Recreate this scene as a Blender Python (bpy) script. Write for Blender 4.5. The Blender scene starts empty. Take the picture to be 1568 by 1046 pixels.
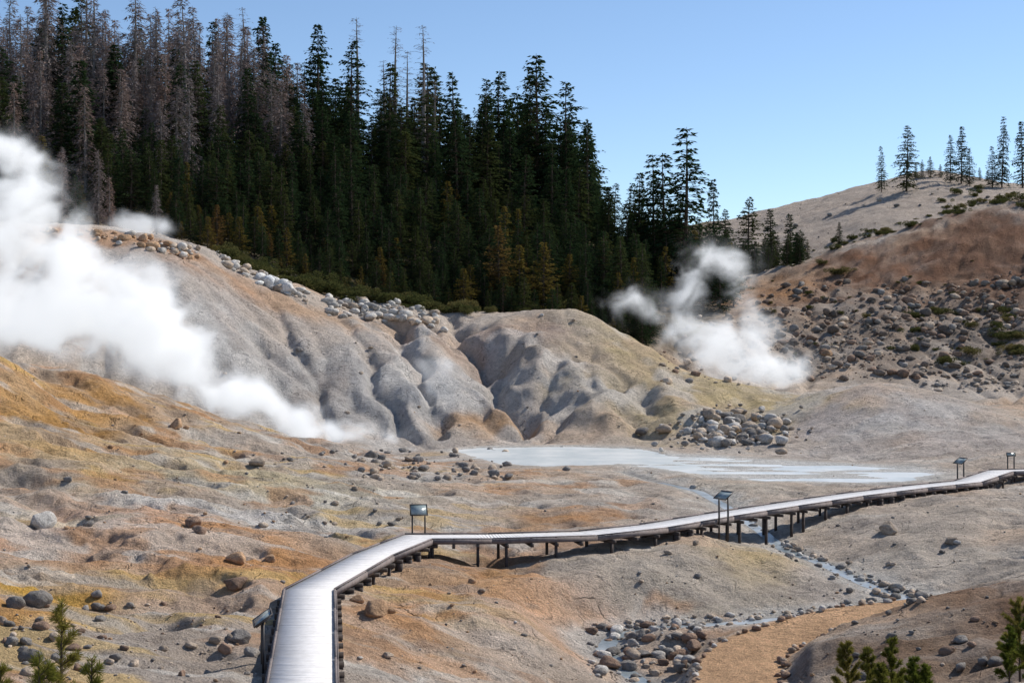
import bpy, math, random, time
import numpy as np
from mathutils import Vector
T0=time.time()
F=2178.0; CU=784.0; CV=522.5; CH=10.0
rng=np.random.default_rng(7); random.seed(7)
scene=bpy.context.scene
# ---------------------------------------------------------------- helpers
def zD(v,D): return CH-(v-CV)/F*D
def onz(u,v,z):
    D=(CH-z)*F/(v-CV); return ((u-CU)/F*D, D)
def h2(xi,yi,s):
    n=(xi.astype(np.int64)*374761393+yi.astype(np.int64)*668265263+s*982451653)&0xffffffff
    n=((n^(n>>13))*1274126177)&0xffffffff
    n=n^(n>>16)
    return (n&0xffff)/65535.0
def vn(x,y,s=0):
    xi=np.floor(x); yi=np.floor(y); fx=x-xi; fy=y-yi
    fx=fx*fx*fx*(fx*(fx*6-15)+10); fy=fy*fy*fy*(fy*(fy*6-15)+10)
    a=h2(xi,yi,s); b=h2(xi+1,yi,s); c=h2(xi,yi+1,s); d=h2(xi+1,yi+1,s)
    return (a+(b-a)*fx)*(1-fy)+(c+(d-c)*fx)*fy
def fbm(x,y,o=4,s=0,g=0.5):
    t=0;a=1;n=0
    for i in range(o):
        t=t+a*(vn(x,y,s+i*17)*2-1); n+=a; a*=g; x,y=x*1.62+y*1.21+5.1,y*1.62-x*1.21+3.7
    return t/n
def ridg(x,y,o=4,s=0):
    t=0;a=1;n=0
    for i in range(o):
        t=t+a*(1-np.abs(vn(x,y,s+i*13)*2-1)); n+=a; a*=0.5; x,y=x*1.6+y*1.2+9.1,y*1.6-x*1.2+2.7
    return t/n
def sm(a,b,x):
    t=np.clip((x-a)/(b-a),0,1); return t*t*(3-2*t)
def mkmesh(name,V,Fc,mats,col=None,smooth=False,midx=None,link=True):
    V=np.asarray(V,dtype=np.float32); Fc=np.asarray(Fc,dtype=np.int32)
    me=bpy.data.meshes.new(name); k=Fc.shape[1]
    me.vertices.add(len(V)); me.vertices.foreach_set('co',V.ravel())
    me.loops.add(Fc.size); me.loops.foreach_set('vertex_index',Fc.ravel())
    me.polygons.add(len(Fc)); me.polygons.foreach_set('loop_start',np.arange(0,Fc.size,k,dtype=np.int32))
    if midx is not None: me.polygons.foreach_set('material_index',np.asarray(midx,dtype=np.int32))
    if smooth: me.polygons.foreach_set('use_smooth',np.ones(len(Fc),dtype=bool))
    me.update(calc_edges=True)
    if col is not None:
        c=np.ones((len(V),4),dtype=np.float32); c[:,:3]=col
        at=me.color_attributes.new('Col','FLOAT_COLOR','POINT'); at.data.foreach_set('color',c.ravel())
    for m in mats: me.materials.append(m)
    ob=bpy.data.objects.new(name,me)
    if link: scene.collection.objects.link(ob)
    return ob
class NT:
    def __init__(s,tree): s.t=tree
    def n(s,ty,ins=None,**kw):
        nd=s.t.nodes.new(ty)
        for k,v in kw.items(): setattr(nd,k,v)
        if ins:
            for k,v in ins.items():
                sk=nd.inputs[k]
                if isinstance(v,bpy.types.NodeSocket): s.t.links.new(v,sk)
                else: sk.default_value=v
        return nd
def newmat(name):
    m=bpy.data.materials.new(name); m.use_nodes=True; m.node_tree.nodes.clear()
    return m,NT(m.node_tree)
def ramp(N,fac,stops):
    r=N.n('ShaderNodeValToRGB',{0:fac}); e=r.color_ramp.elements
    while len(e)<len(stops): e.new(0.5)
    for i,(p,c) in enumerate(stops):
        e[i].position=p; e[i].color=(c[0],c[1],c[2],1) if hasattr(c,'__len__') else (c,c,c,1)
    return r.outputs[0]
def mixc(N,fac,a,b,mode='MIX'):
    m=N.n('ShaderNodeMix',data_type='RGBA',blend_type=mode)
    for k,v in ((0,fac),(6,a),(7,b)):
        if isinstance(v,bpy.types.NodeSocket): N.t.links.new(v,m.inputs[k])
        else: m.inputs[k].default_value=v if k==0 else (v[0],v[1],v[2],1)
    return m.outputs[2]
def mth(N,op,a,b=0.0,c=None,clamp=False):
    ins={0:a,1:b}
    if c is not None: ins[2]=c
    m=N.n('ShaderNodeMath',ins,operation=op,use_clamp=clamp); return m.outputs[0]
# ---------------------------------------------------------------- materials
def mat_ground():
    m,N=newmat('geothermal_ground')
    tc=N.n('ShaderNodeNewGeometry').outputs['Position']
    col=N.n('ShaderNodeAttribute',attribute_name='Col').outputs['Color']
    n1=N.n('ShaderNodeTexNoise',{'Vector':tc,'Scale':0.35,'Detail':5.0,'Roughness':0.65}).outputs[0]
    n2=N.n('ShaderNodeTexNoise',{'Vector':tc,'Scale':2.2,'Detail':6.0,'Roughness':0.78}).outputs[0]
    n3=N.n('ShaderNodeTexNoise',{'Vector':tc,'Scale':13.0,'Detail':3.0,'Roughness':0.8}).outputs[0]
    c=mixc(N,1.0,col,ramp(N,n1,[(0.3,0.74),(0.7,1.2)]),'MULTIPLY')
    c=mixc(N,1.0,c,ramp(N,n2,[(0.28,0.5),(0.45,1.0),(0.7,1.3)]),'MULTIPLY')
    c=mixc(N,0.85,c,ramp(N,n3,[(0.3,0.58),(0.5,1.0),(0.7,1.3)]),'MULTIPLY')
    w=N.n('ShaderNodeVectorMath',{0:tc,1:N.n('ShaderNodeVectorMath',{0:N.n('ShaderNodeTexNoise',{'Vector':tc,'Scale':0.6,'Detail':3.0}).outputs[1],'Scale':3.2},operation='SCALE').outputs[0]},operation='ADD').outputs[0]
    w2=N.n('ShaderNodeVectorMath',{0:w,1:(1.0,.45,.6)},operation='MULTIPLY').outputs[0]
    vo=N.n('ShaderNodeTexVoronoi',{'Vector':w2,'Scale':0.6},feature='DISTANCE_TO_EDGE').outputs['Distance']
    cr=ramp(N,vo,[(0.0,0.0),(0.035,1.0)])
    gate=ramp(N,n1,[(0.52,1.0),(0.64,0.0)])
    cr2=mth(N,'MAXIMUM',cr,gate)
    c=mixc(N,1.0,c,ramp(N,cr2,[(0,0.42),(1,1.0)]),'MULTIPLY')
    pv=N.n('ShaderNodeTexVoronoi',{'Vector':tc,'Scale':3.2,'Randomness':1.0})
    rnd=N.n('ShaderNodeSeparateColor',{0:pv.outputs['Color']})
    on=mth(N,'GREATER_THAN',rnd.outputs[0],0.80)
    rad=mth(N,'MULTIPLY',rnd.outputs[1],0.30)
    pb=mth(N,'MULTIPLY',on,mth(N,'MULTIPLY',mth(N,'SUBTRACT',rad,pv.outputs['Distance'],clamp=True),6.0,clamp=True))
    pc=mixc(N,rnd.outputs[2],(.5,.48,.46),(1.3,1.28,1.25)); 
    c=mixc(N,mth(N,'MINIMUM',pb,1.0),c,mixc(N,1.0,c,pc,'MULTIPLY'))
    h=mth(N,'ADD',mth(N,'MULTIPLY',n2,0.52),mth(N,'MULTIPLY',n3,0.10))
    h=mth(N,'ADD',h,mth(N,'MULTIPLY',cr2,0.14)); h=mth(N,'ADD',h,mth(N,'MULTIPLY',pb,0.09))
    b=N.n('ShaderNodeBump',{'Height':h,'Strength':1.0,'Distance':1.0}).outputs[0]
    p=N.n('ShaderNodeBsdfPrincipled',{'Base Color':c,'Roughness':0.95,'Normal':b,'Specular IOR Level':0.1})
    N.n('ShaderNodeOutputMaterial',{0:p.outputs[0]}); return m
def mat_rock():
    m,N=newmat('volcanic_rock')
    tc=N.n('ShaderNodeNewGeometry').outputs['Position']
    col=N.n('ShaderNodeAttribute',attribute_name='Col').outputs['Color']
    n2=N.n('ShaderNodeTexNoise',{'Vector':tc,'Scale':4.0,'Detail':6.0,'Roughness':0.7}).outputs[0]
    c=mixc(N,1.0,col,ramp(N,n2,[(0.3,0.55),(0.7,1.35)]),'MULTIPLY')
    b=N.n('ShaderNodeBump',{'Height':n2,'Strength':0.9,'Distance':0.2}).outputs[0]
    p=N.n('ShaderNodeBsdfPrincipled',{'Base Color':c,'Roughness':0.9,'Normal':b,'Specular IOR Level':0.2})
    N.n('ShaderNodeOutputMaterial',{0:p.outputs[0]}); return m
def mat_leaf(name,c1,c2,c3,trans=0.3):
    m,N=newmat(name)
    r=N.n('ShaderNodeObjectInfo').outputs['Random']
    tc=N.n('ShaderNodeTexCoord').outputs['Object']
    n=N.n('ShaderNodeTexNoise',{'Vector':tc,'Scale':0.9,'Detail':3.0,'Roughness':0.7}).outputs[0]
    a=mixc(N,ramp(N,n,[(0.35,0.0),(0.65,1.0)]),c1,c2)
    a=mixc(N,ramp(N,r,[(0.55,0.0),(1.0,1.0)]),a,c3)
    d=N.n('ShaderNodeBsdfDiffuse',{0:a}).outputs[0]; t=N.n('ShaderNodeBsdfTranslucent',{0:a}).outputs[0]
    x=N.n('ShaderNodeMixShader',{0:trans,1:d,2:t}).outputs[0]
    N.n('ShaderNodeOutputMaterial',{0:x}); return m
def mat_simple(name,c1,c2,scale=3.0,rough=0.8,bump=0.0,spec=0.3,stretch=None,metal=0):
    m,N=newmat(name)
    tc=N.n('ShaderNodeNewGeometry').outputs['Position']
    if stretch: tc=N.n('ShaderNodeVectorMath',{0:tc,1:stretch},operation='MULTIPLY').outputs[0]
    n=N.n('ShaderNodeTexNoise',{'Vector':tc,'Scale':scale,'Detail':5.0,'Roughness':0.65}).outputs[0]
    c=mixc(N,ramp(N,n,[(0.35,0.0),(0.65,1.0)]),c1,c2)
    ins={'Base Color':c,'Roughness':rough,'Specular IOR Level':spec,'Metallic':metal}
    if bump: ins['Normal']=N.n('ShaderNodeBump',{'Height':n,'Strength':bump,'Distance':0.03}).outputs[0]
    p=N.n('ShaderNodeBsdfPrincipled',ins)
    N.n('ShaderNodeOutputMaterial',{0:p.outputs[0]}); return m
M_ground=mat_ground(); M_rock=mat_rock()
M_fir=mat_leaf('fir_needles',(0.013,0.028,0.014),(0.042,0.068,0.026),(0.065,0.075,0.024))
M_gold=mat_leaf('dry_golden_needles',(0.08,0.07,0.017),(0.19,0.14,0.035),(0.15,0.09,0.035))
M_dead=mat_leaf('dead_twigs',(0.15,0.122,0.117),(0.28,0.235,0.225),(0.26,0.18,0.15),0.15)
M_pine=mat_leaf('young_pine_needles',(0.10,0.13,0.02),(0.22,0.23,0.045),(0.24,0.19,0.05),0.4)
M_shrub=mat_leaf('shrub_leaves',(0.055,0.065,0.022),(0.13,0.125,0.045),(0.17,0.14,0.055))
M_bark=mat_simple('conifer_bark',(0.05,0.035,0.025),(0.11,0.08,0.06),2.0,0.95)
M_snag=mat_simple('weathered_dead_wood',(0.14,0.12,0.11),(0.26,0.23,0.21),2.0,0.95)
M_deck=mat_simple('composite_decking',(0.70,0.67,0.64),(0.80,0.77,0.745),5.0,0.9,spec=.1)
M_brown=mat_simple('dark_stained_timber',(0.05,0.038,0.032),(0.10,0.08,0.07),4.0,0.85)
M_curb=mat_simple('weathered_curb_timber',(0.15,0.12,0.11),(0.24,0.20,0.185),4.0,0.8)
M_metal=mat_simple('dark_metal_frame',(0.035,0.03,0.028),(0.06,0.05,0.045),4.0,0.5,spec=0.5)
M_panel=mat_simple('sign_panel_print',(0.16,0.22,0.24),(0.38,0.42,0.40),3.0,0.25,spec=0.6)
def mat_water(name,c1,c2):
    m,N=newmat(name)
    tc=N.n('ShaderNodeNewGeometry').outputs['Position']
    n=N.n('ShaderNodeTexNoise',{'Vector':tc,'Scale':0.25,'Detail':6.0,'Roughness':0.7}).outputs[0]
    n2=N.n('ShaderNodeTexNoise',{'Vector':tc,'Scale':6.0,'Detail':3.0}).outputs[0]
    c=mixc(N,ramp(N,n,[(0.4,0.0),(0.6,1.0)]),c1,c2)
    b=N.n('ShaderNodeBump',{'Height':n2,'Strength':0.3,'Distance':0.05}).outputs[0]
    p=N.n('ShaderNodeBsdfPrincipled',{'Base Color':c,'Roughness':0.3,'Normal':b,'Specular IOR Level':0.3})
    N.n('ShaderNodeOutputMaterial',{0:p.outputs[0]}); return m
M_pool=mat_water('milky_thermal_water',(0.56,0.60,0.59),(0.76,0.77,0.74))
M_stream=mat_water('stream_water',(0.16,0.19,0.2),(0.42,0.44,0.44))
# ---------------------------------------------------------------- terrain control points (u,D,z)
C=[]
def Vp(u,v,D): C.append((u,D,zD(v,D)))
def Zp(u,v,z): C.append((u,(CH-z)*F/(v-CV),z))
def H(u,D,z): C.append((u,D,z))
for u in (-700,-200,400,900,1500,2300):
    H(u,5,7.9);H(u,12,5.6);H(u,20,3.3)
    H(u,28,2.2 if u>1400 else 1.1)
for a in [(0,1045,1.5),(200,1045,.9),(440,1045,.35),(600,1045,-.3),(800,1045,-1.3),(950,1045,-2.3),
 (600,950,0),(750,930,-.3),(700,1000,-.7),(850,960,-1),(900,880,-.2),(1000,880,-.3),(1000,930,-1.2),(1120,850,-.2),(1100,910,-1),
 (1400,850,-.4),(1330,800,.1),(1500,800,.5),(1450,900,-.9),(600,780,1.0),(800,790,.3),(700,740,.5),(900,780,.35),(900,740,.3),(1100,760,.1),
 (550,700,1.0),(300,740,2.2),(300,680,2.8),(100,700,3.6),(0,650,5),(100,620,5.5),(0,560,8.3),(480,905,.45),(300,930,.7),(400,760,1.7),(450,700,1.8),
 (1130,1030,-1.8),(1300,940,-1.2),(1200,960,-1.5),(950,960,-1.8),(1200,945,-1.6),(1380,915,-1.3),(1200,838,-.8),(930,1000,-2.2),
 (1250,735,.15),(1100,712,.15),(1400,745,.2),(850,720,.25),(1568,745,.4)]: Zp(*a)
H(700,66,-.15);H(810,66,-.45);H(950,68,.1);H(1050,70,.3);H(1130,76,-.5);H(1250,80,-.35);H(1330,86,.2);H(1400,88,.35);H(1480,92,.45);H(1568,98,.5)
for a in [(1568,880,56),(1500,895,54),(1400,925,53),(1250,975,51),(1170,1040,48),(1568,1045,37.5),(1400,1045,42),(1500,960,47),
 (300,850,58),(60,790,65),(0,930,45.4),(200,930,49),
 (0,545,105),(130,572,108),(260,612,112),(400,655,118),(520,680,124),
 (600,668,141),(680,665,144),(0,345,165),(200,362,168),(300,390,168),(440,445,170),(520,478,172),(200,450,152),(400,530,154),(300,470,152),
 (380,560,147),(430,600,145),(520,600,148),(500,550,154),(100,450,150),(600,520,165),(600,590,150),(700,560,160),(700,500,178),(620,475,182),(700,476,190),(760,620,152),(800,645,149),(740,560,164),
 (870,477,180),(820,492,174),(780,484,184),(900,560,160),(900,620,150),(1000,620,150),(960,520,170),(1000,545,167),(1100,580,162),(1200,605,160),
 (1000,590,156),(1130,630,151),(870,665,143),(1000,668,141),(700,462,205),(870,468,205),
 (1200,560,195),(1100,520,200),(1000,480,215),(1300,560,192),(1300,480,220),(1300,420,245),(1400,450,230),(1568,500,205),(1568,400,235),(1568,300,265),
 (1430,335,262),(1300,372,262),(1160,425,258),(1050,455,245),(1568,585,185),(1450,580,185),(1340,586,148),(1270,598,149),(1430,602,145),(1568,640,138),(1500,620,141),
 (1330,640,136),(1200,655,141),(1330,700,122),(1480,690,119),(1240,690,128),(1420,263,420),(1280,296,420),(1150,328,420),(1568,287,420),(1050,350,420),(1250,375,330),
 (1350,342,330),(300,378,185),(450,425,195),(600,452,200)]: Vp(*a)
for a in [(0,118,7),(130,120,5.5),(260,124,3),(400,128,1),(550,132,.3),(0,140,7.5),(150,142,5.5),(300,141,3),(430,140,1.2),
 (870,192,11),(1000,185,7),(1100,180,3.5),(1200,177,3.2),(1350,163,2.2),(1450,163,1.8),(1560,158,1.5),(2100,265,45),(2100,200,22),(2100,140,6),(2100,100,2),(2100,60,3),
 (-500,165,30),(-500,100,13),(-500,60,5),(-500,260,52),(-500,38,3),(1568,300,33),(1300,300,26),(1160,300,23),(0,185,24.5),
 (0,260,47),(150,260,46.6),(300,260,44),(600,260,38),(820,260,32),(920,260,27),(1000,260,23),(0,220,32),(300,220,30),(600,220,24),(820,225,20),(1000,230,16.5),
 (0,330,62),(300,330,56),(600,330,46),(800,330,36),(1000,330,24),(0,420,65),(300,420,55),(600,420,45),(900,420,38),(-500,420,66),(2200,420,58),
 (-500,800,30),(800,800,30),(2200,800,30),(-500,3000,0),(800,3000,0),(2200,3000,0)]: H(*a)
C=np.array(C)
ST=lambda u,D:(u/120.0,12*np.log(D))
cs,ct=ST(C[:,0],C[:,1]); cc=0.35
def kern(a,b): return np.sqrt(a*a+b*b+cc*cc)
n=len(C); A=np.zeros((n+3,n+3)); A[:n,:n]=kern(cs[:,None]-cs,ct[:,None]-ct)-np.eye(n)*0.02
P=np.stack([np.ones(n),cs,ct],1); A[:n,n:]=P; A[n:,:n]=P.T
W=np.linalg.solve(A,np.concatenate([C[:,2],[0,0,0]]))
def base(u,D):
    s,t=ST(u,D); r=W[n]+W[n+1]*s+W[n+2]*t
    for i in range(n): r=r+W[i]*kern(s-cs[i],t-ct[i])
    return r
gu=np.arange(-900,2501,10.0); gt=np.linspace(math.log(2.5),math.log(3200),700)
GU,GT=np.meshgrid(gu,np.exp(gt)); BT=base(GU,GT)
def baseh(u,D):
    a=np.clip((u+900)/10.0,0,len(gu)-1.001); b=np.clip((np.log(D)-gt[0])/(gt[1]-gt[0]),0,len(gt)-1.001)
    i=a.astype(int); j=b.astype(int); fa=a-i; fb=b-j
    return (BT[j,i]*(1-fa)+BT[j,i+1]*fa)*(1-fb)+(BT[j+1,i]*(1-fa)+BT[j+1,i+1]*fa)*fb
def pdist(X,Y,pl):
    best=np.full(X.shape,1e9); tz=np.zeros(X.shape)
    for a,b in zip(pl[:-1],pl[1:]):
        dx,dy=b[0]-a[0],b[1]-a[1]; L=dx*dx+dy*dy
        t=np.clip(((X-a[0])*dx+(Y-a[1])*dy)/L,0,1)
        d=np.hypot(X-a[0]-t*dx,Y-a[1]-t*dy); m=d<best
        best[m]=d[m]; tz[m]=(a[2]+(b[2]-a[2])*t)[m]
    return best,tz
def inpoly(X,Y,pl):
    ins=np.zeros(X.shape,bool)
    for a,b in zip(pl,pl[1:]+pl[:1]):
        c=((a[1]>Y)!=(b[1]>Y))&(X<(b[0]-a[0])*(Y-a[1])/(b[1]-a[1]+1e-9)+a[0]); ins^=c
    return ins
def sdf(X,Y,pl):
    p3=[(p[0],p[1],0) for p in pl]; d,_=pdist(X,Y,p3+[p3[0]])
    return np.where(inpoly(X,Y,pl),-d,d)
def hit0(u,v,dmin=128):
    D=np.arange(dmin,300,.25); z=baseh(np.full(D.shape,float(u)),D); vp=CV-(z-CH)/D*F
    k=np.argmax(vp<=v); return ((u-CU)/F*D[k],D[k])
# gullies (negative) and ribs (positive) on the clay hills: depth, half width, points
feat=[(-1.0,2.4,[(704,492),(712,525),(742,570)]),(-1.7,3.0,[(742,570),(768,605),(800,642),(800,665)]),
 (-1.1,2.0,[(600,500),(628,545),(650,600),(668,655)]),
 (-.9,1.8,[(655,505),(690,560),(725,610),(745,650)]),
 (1.3,2.6,[(620,490),(668,540),(705,590),(760,640)]),
 (-.8,1.8,[(548,540),(575,580),(603,620),(615,668)]),
 (-.7,1.4,[(530,590),(560,630),(578,665)]),
 (-.6,1.3,[(470,585),(502,630),(520,670)]),
 (-.5,1.6,[(380,500),(410,560),(440,620),(455,650)]),
 (.7,2.0,[(560,500),(600,560),(630,620),(640,660)]),
 (-.4,1.6,[(300,430),(350,480),(400,540)]),(-.4,1.4,[(380,450),(430,500),(470,540)]),
 (-1.1,2.6,[(850,560),(855,595),(840,620),(805,645)]),
 (1.8,5.0,[(760,520),(800,540),(830,580)]),
 (-.7,2.0,[(930,580),(905,610),(870,640),(850,668)]),
 (-.7,2.2,[(975,610),(990,665)]),
 (1.2,3.5,[(880,560),(900,600),(930,645)]),(.8,3.0,[(1020,600),(1050,635),(1060,655)])]
feat=[(a,b,[hit0(u,v)+(0,) for u,v in p]) for a,b,p in feat]
pool=[onz(u,v,0) for u,v in [(690,690),(735,685.5),(850,684),(960,686),(1010,692),(1030,700),(1005,711),(920,712),(840,714),(770,711),(735,702)]]
flat=[onz(u,v,0) for u,v in [(985,694),(1100,699),(1250,709),(1400,716),(1450,726),(1420,738),(1370,744),(1200,742),(1080,731),(960,716)]]
DZ=0.9
deck_uv=[(425,1300),(461,1060),(474,903),(570,850),(640,822),(750,821.5),(900,817),(1000,806),(1100,789),(1200,773.5),(1300,758.5),(1400,746),(1482,737.5),(1532,721),(1620,719),(1800,721)]
deck=[onz(u,v,DZ)+(DZ,) for u,v in deck_uv]
def sl(l): return [onz(u,v,z)+(z,) for u,v,z in l]
st1=sl([(960,722,0),(1010,737,-.05),(1070,750,-.1),(1110,772,-.3),(1165,810,-.6),(1200,838,-.85),(1260,860,-1.0),(1330,893,-1.2),(1390,913,-1.3),(1330,928,-1.4),(1210,943,-1.6),(1100,952,-1.7),(1000,956,-1.8),(935,972,-2.0),(925,995,-2.2),(960,1025,-2.4),(1010,1060,-2.6),(1060,1110,-2.8)])
path=sl([(1120,1110,-1.75),(1128,1045,-1.7),(1140,1000,-1.6),(1175,978,-1.5),(1235,958,-1.3),(1310,938,-1.1),(1420,925,-0.95)])
# ------------ erosion on regular grid
ex0,ex1,ey0,ey1,er=-120.,150.,34.,290.,0.45
ex=np.arange(ex0,ex1,er); ey=np.arange(ey0,ey1,er); EX,EY=np.meshgrid(ex,ey)
def macro(X,Y,u):
    a=0.25+0.5*sm(185,215,Y)*sm(1080,1250,u)
    hl=sm(138,150,Y)*(1-sm(1150,1300,u))
    lump=ridg(X/11+3,Y/14,4,131)-0.6
    return a*fbm(X/7,Y/7,4,3)+0.5*fbm(X/18,Y/18,3,9)*sm(60,140,Y)+hl*1.4*lump
EU=EX/EY*F+CU
E0=baseh(np.clip(EU,-890,2490),EY)+macro(EX,EY,EU)
Eh=E0+0.22*fbm(EX/1.6,EY/1.6,3,21)
fw_=fbm(EX/3.5,EY/3.5,3,211)*2.4; fw2=fbm(EX/3.5,EY/3.5,3,223)*2.4
mm=(EY>125)&(EY<200)
for dep,wd,pl in feat:
    d,_=pdist(EX[mm]+fw_[mm],EY[mm]+fw2[mm],pl)
    Eh[mm]+=dep*np.clip(1-d/wd,0,1)**1.2
flowT=np.zeros_like(Eh)
def blur(a,k=1):
    for _ in range(k):
        a=(a+np.roll(a,1,0)+np.roll(a,-1,0)+np.roll(a,1,1)+np.roll(a,-1,1))/5
    return a
ny,nx=Eh.shape
for rd in range(6):
    hb=blur(Eh,1); gy,gx=np.gradient(hb,er)
    px=rng.uniform(2,nx-3,40000); py=rng.uniform(2,ny-3,40000); dx=np.zeros_like(px); dy=np.zeros_like(px)
    fl=np.zeros_like(Eh)
    for s in range(100):
        i=px.astype(int); j=py.astype(int)
        sx=gx[j,i]; sy=gy[j,i]; g=np.hypot(sx,sy)+1e-6
        dx=0.4*dx-0.6*sx/g; dy=0.4*dy-0.6*sy/g
        q=np.hypot(dx,dy)+1e-6; px=np.clip(px+dx/q,2,nx-3); py=np.clip(py+dy/q,2,ny-3)
        w=np.clip(g*2.2,0,1)
        np.add.at(fl,(py.astype(int),px.astype(int)),w)
    f=np.log1p(fl); f=blur(f,1)
    Eh-=0.033*f; flowT+=f
    Eh=blur(Eh,1)*0.2+Eh*0.8
dE=Eh-E0; dE-=blur(dE,1).mean()*0.5
fade=np.minimum(np.minimum(sm(ex0,ex0+15,EX),1-sm(ex1-15,ex1,EX)),np.minimum(sm(ey0,ey0+6,EY),1-sm(ey1-30,ey1,EY)))
dE*=fade; flowT=flowT/flowT.max()*fade
def samp(A_,X,Y):
    a=np.clip((X-ex0)/er,0,nx-1.001); b=np.clip((Y-ey0)/er,0,ny-1.001); i=a.astype(int); j=b.astype(int); fa=a-i; fb=b-j
    return (A_[j,i]*(1-fa)+A_[j,i+1]*fa)*(1-fb)+(A_[j+1,i]*(1-fa)+A_[j+1,i+1]*fa)*fb
print('erosion',time.time()-T0)
# ------------ fan grid
us=np.concatenate([np.arange(-860,-60,12),np.arange(-60,1630,2.2),np.arange(1630,2460,12)])
Ds=np.concatenate([np.arange(3,34,0.6),np.arange(34,70,0.14),np.arange(70,135,0.22),np.arange(135,235,0.3),np.arange(235,450,1.0),np.geomspace(450,3100,40)])
UU,DD=np.meshgrid(us,Ds); XX=(UU-CU)/F*DD; YY=DD
def height(X,Y):
    u=np.clip(X/Y*F+CU,-890,2490)
    Z=baseh(u,Y)+macro(X,Y,u)*sm(10,40,Y)
    Z+=samp(dE,X,Y)
    rough=sm(185,205,Y)*sm(1080,1250,u)*(1-sm(262,300,Y))
    low=1-sm(120,140,Y)
    Z+=0.12*(ridg(X/2.3,Y/2.3,4,40)-0.6)*(1+low*1.5)+0.5*rough*fbm(X/2.2,Y/2.2,4,61)
    Z+=0.07*fbm(X/0.7,Y/0.7,3,77)
    lf=(1-sm(480,680,u))*low*sm(42,52,Y)
    q=ridg(X/8+Y/30,Y/4.2,4,88)+.08*fbm(X/1.2,Y/1.2,3,89); Z+=lf*0.7*(sm(.45,.62,q)*.35+q-.85)
    m=(Y>90)&(Y<145)
    sp=np.full(X.shape,99.); sp[m]=sdf(X[m],Y[m],pool)
    sf=np.full(X.shape,99.); sf[m]=sdf(X[m],Y[m],flat)
    sd=np.minimum(sp,sf)
    wn=fbm(X/1.5,Y/1.5,3,5)*0.6
    k=1-sm(1.0,9,sd); Z=Z*(1-k)+k*np.maximum(Z*0.6+0.1,0.10+0.05*wn)
    k=1-sm(-1.5,0.3,sf+wn); br=0.05*fbm(X/6,Y/1.8,4,15)+0.01
    Z=Z*(1-k)+k*br
    k=1-sm(-0.6,0.5,sp+wn); Z=Z*(1-k)+k*(-0.25)
    m=Y<112
    d=np.full(X.shape,99.); tz=np.zeros(X.shape); d[m],tz[m]=pdist(X[m],Y[m],st1)
    k=1-sm(0.7,4.2,d+wn*0.5); Z=Z*(1-k)+k*(tz-0.16+0.2*d+0.1*fbm(X/.6,Y/.6,2,8)*sm(.3,1,d))
    dp=np.full(X.shape,99.); tp=np.zeros(X.shape); dp[m],tp[m]=pdist(X[m],Y[m],path)
    k=1-sm(1.4,2.6,dp); Z=Z*(1-k)+k*(tp-0.03)
    dd=np.full(X.shape,99.); dd[m],_=pdist(X[m],Y[m],deck)
    k=1-sm(1.3,2.2,dd); Z=Z*(1-k)+k*np.minimum(Z,DZ-0.42)
    return Z,sp,sf,d,dp
ZZ,SP,SF,DS_,DP=height(XX,YY)
VPJ=CV-(ZZ-CH)/DD*F
r0=np.searchsorted(Ds,20)
def hit(u,v,dmin=None):
    c=int(np.clip(np.searchsorted(us,u),0,len(us)-1)); s=r0 if dmin is None else np.searchsorted(Ds,dmin)
    col=VPJ[s:,c]; k=np.argmax(col<=v); r=s+k
    if col[k]>v: r=len(Ds)-50
    D=Ds[r]; return ((u-CU)/F*D,D,ZZ[r,c])
def gz(x,y):
    c=int(np.clip(np.searchsorted(us,x/y*F+CU),0,len(us)-1)); r=int(np.clip(np.searchsorted(Ds,y),0,len(Ds)-1)); return float(ZZ[r,c])
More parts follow.
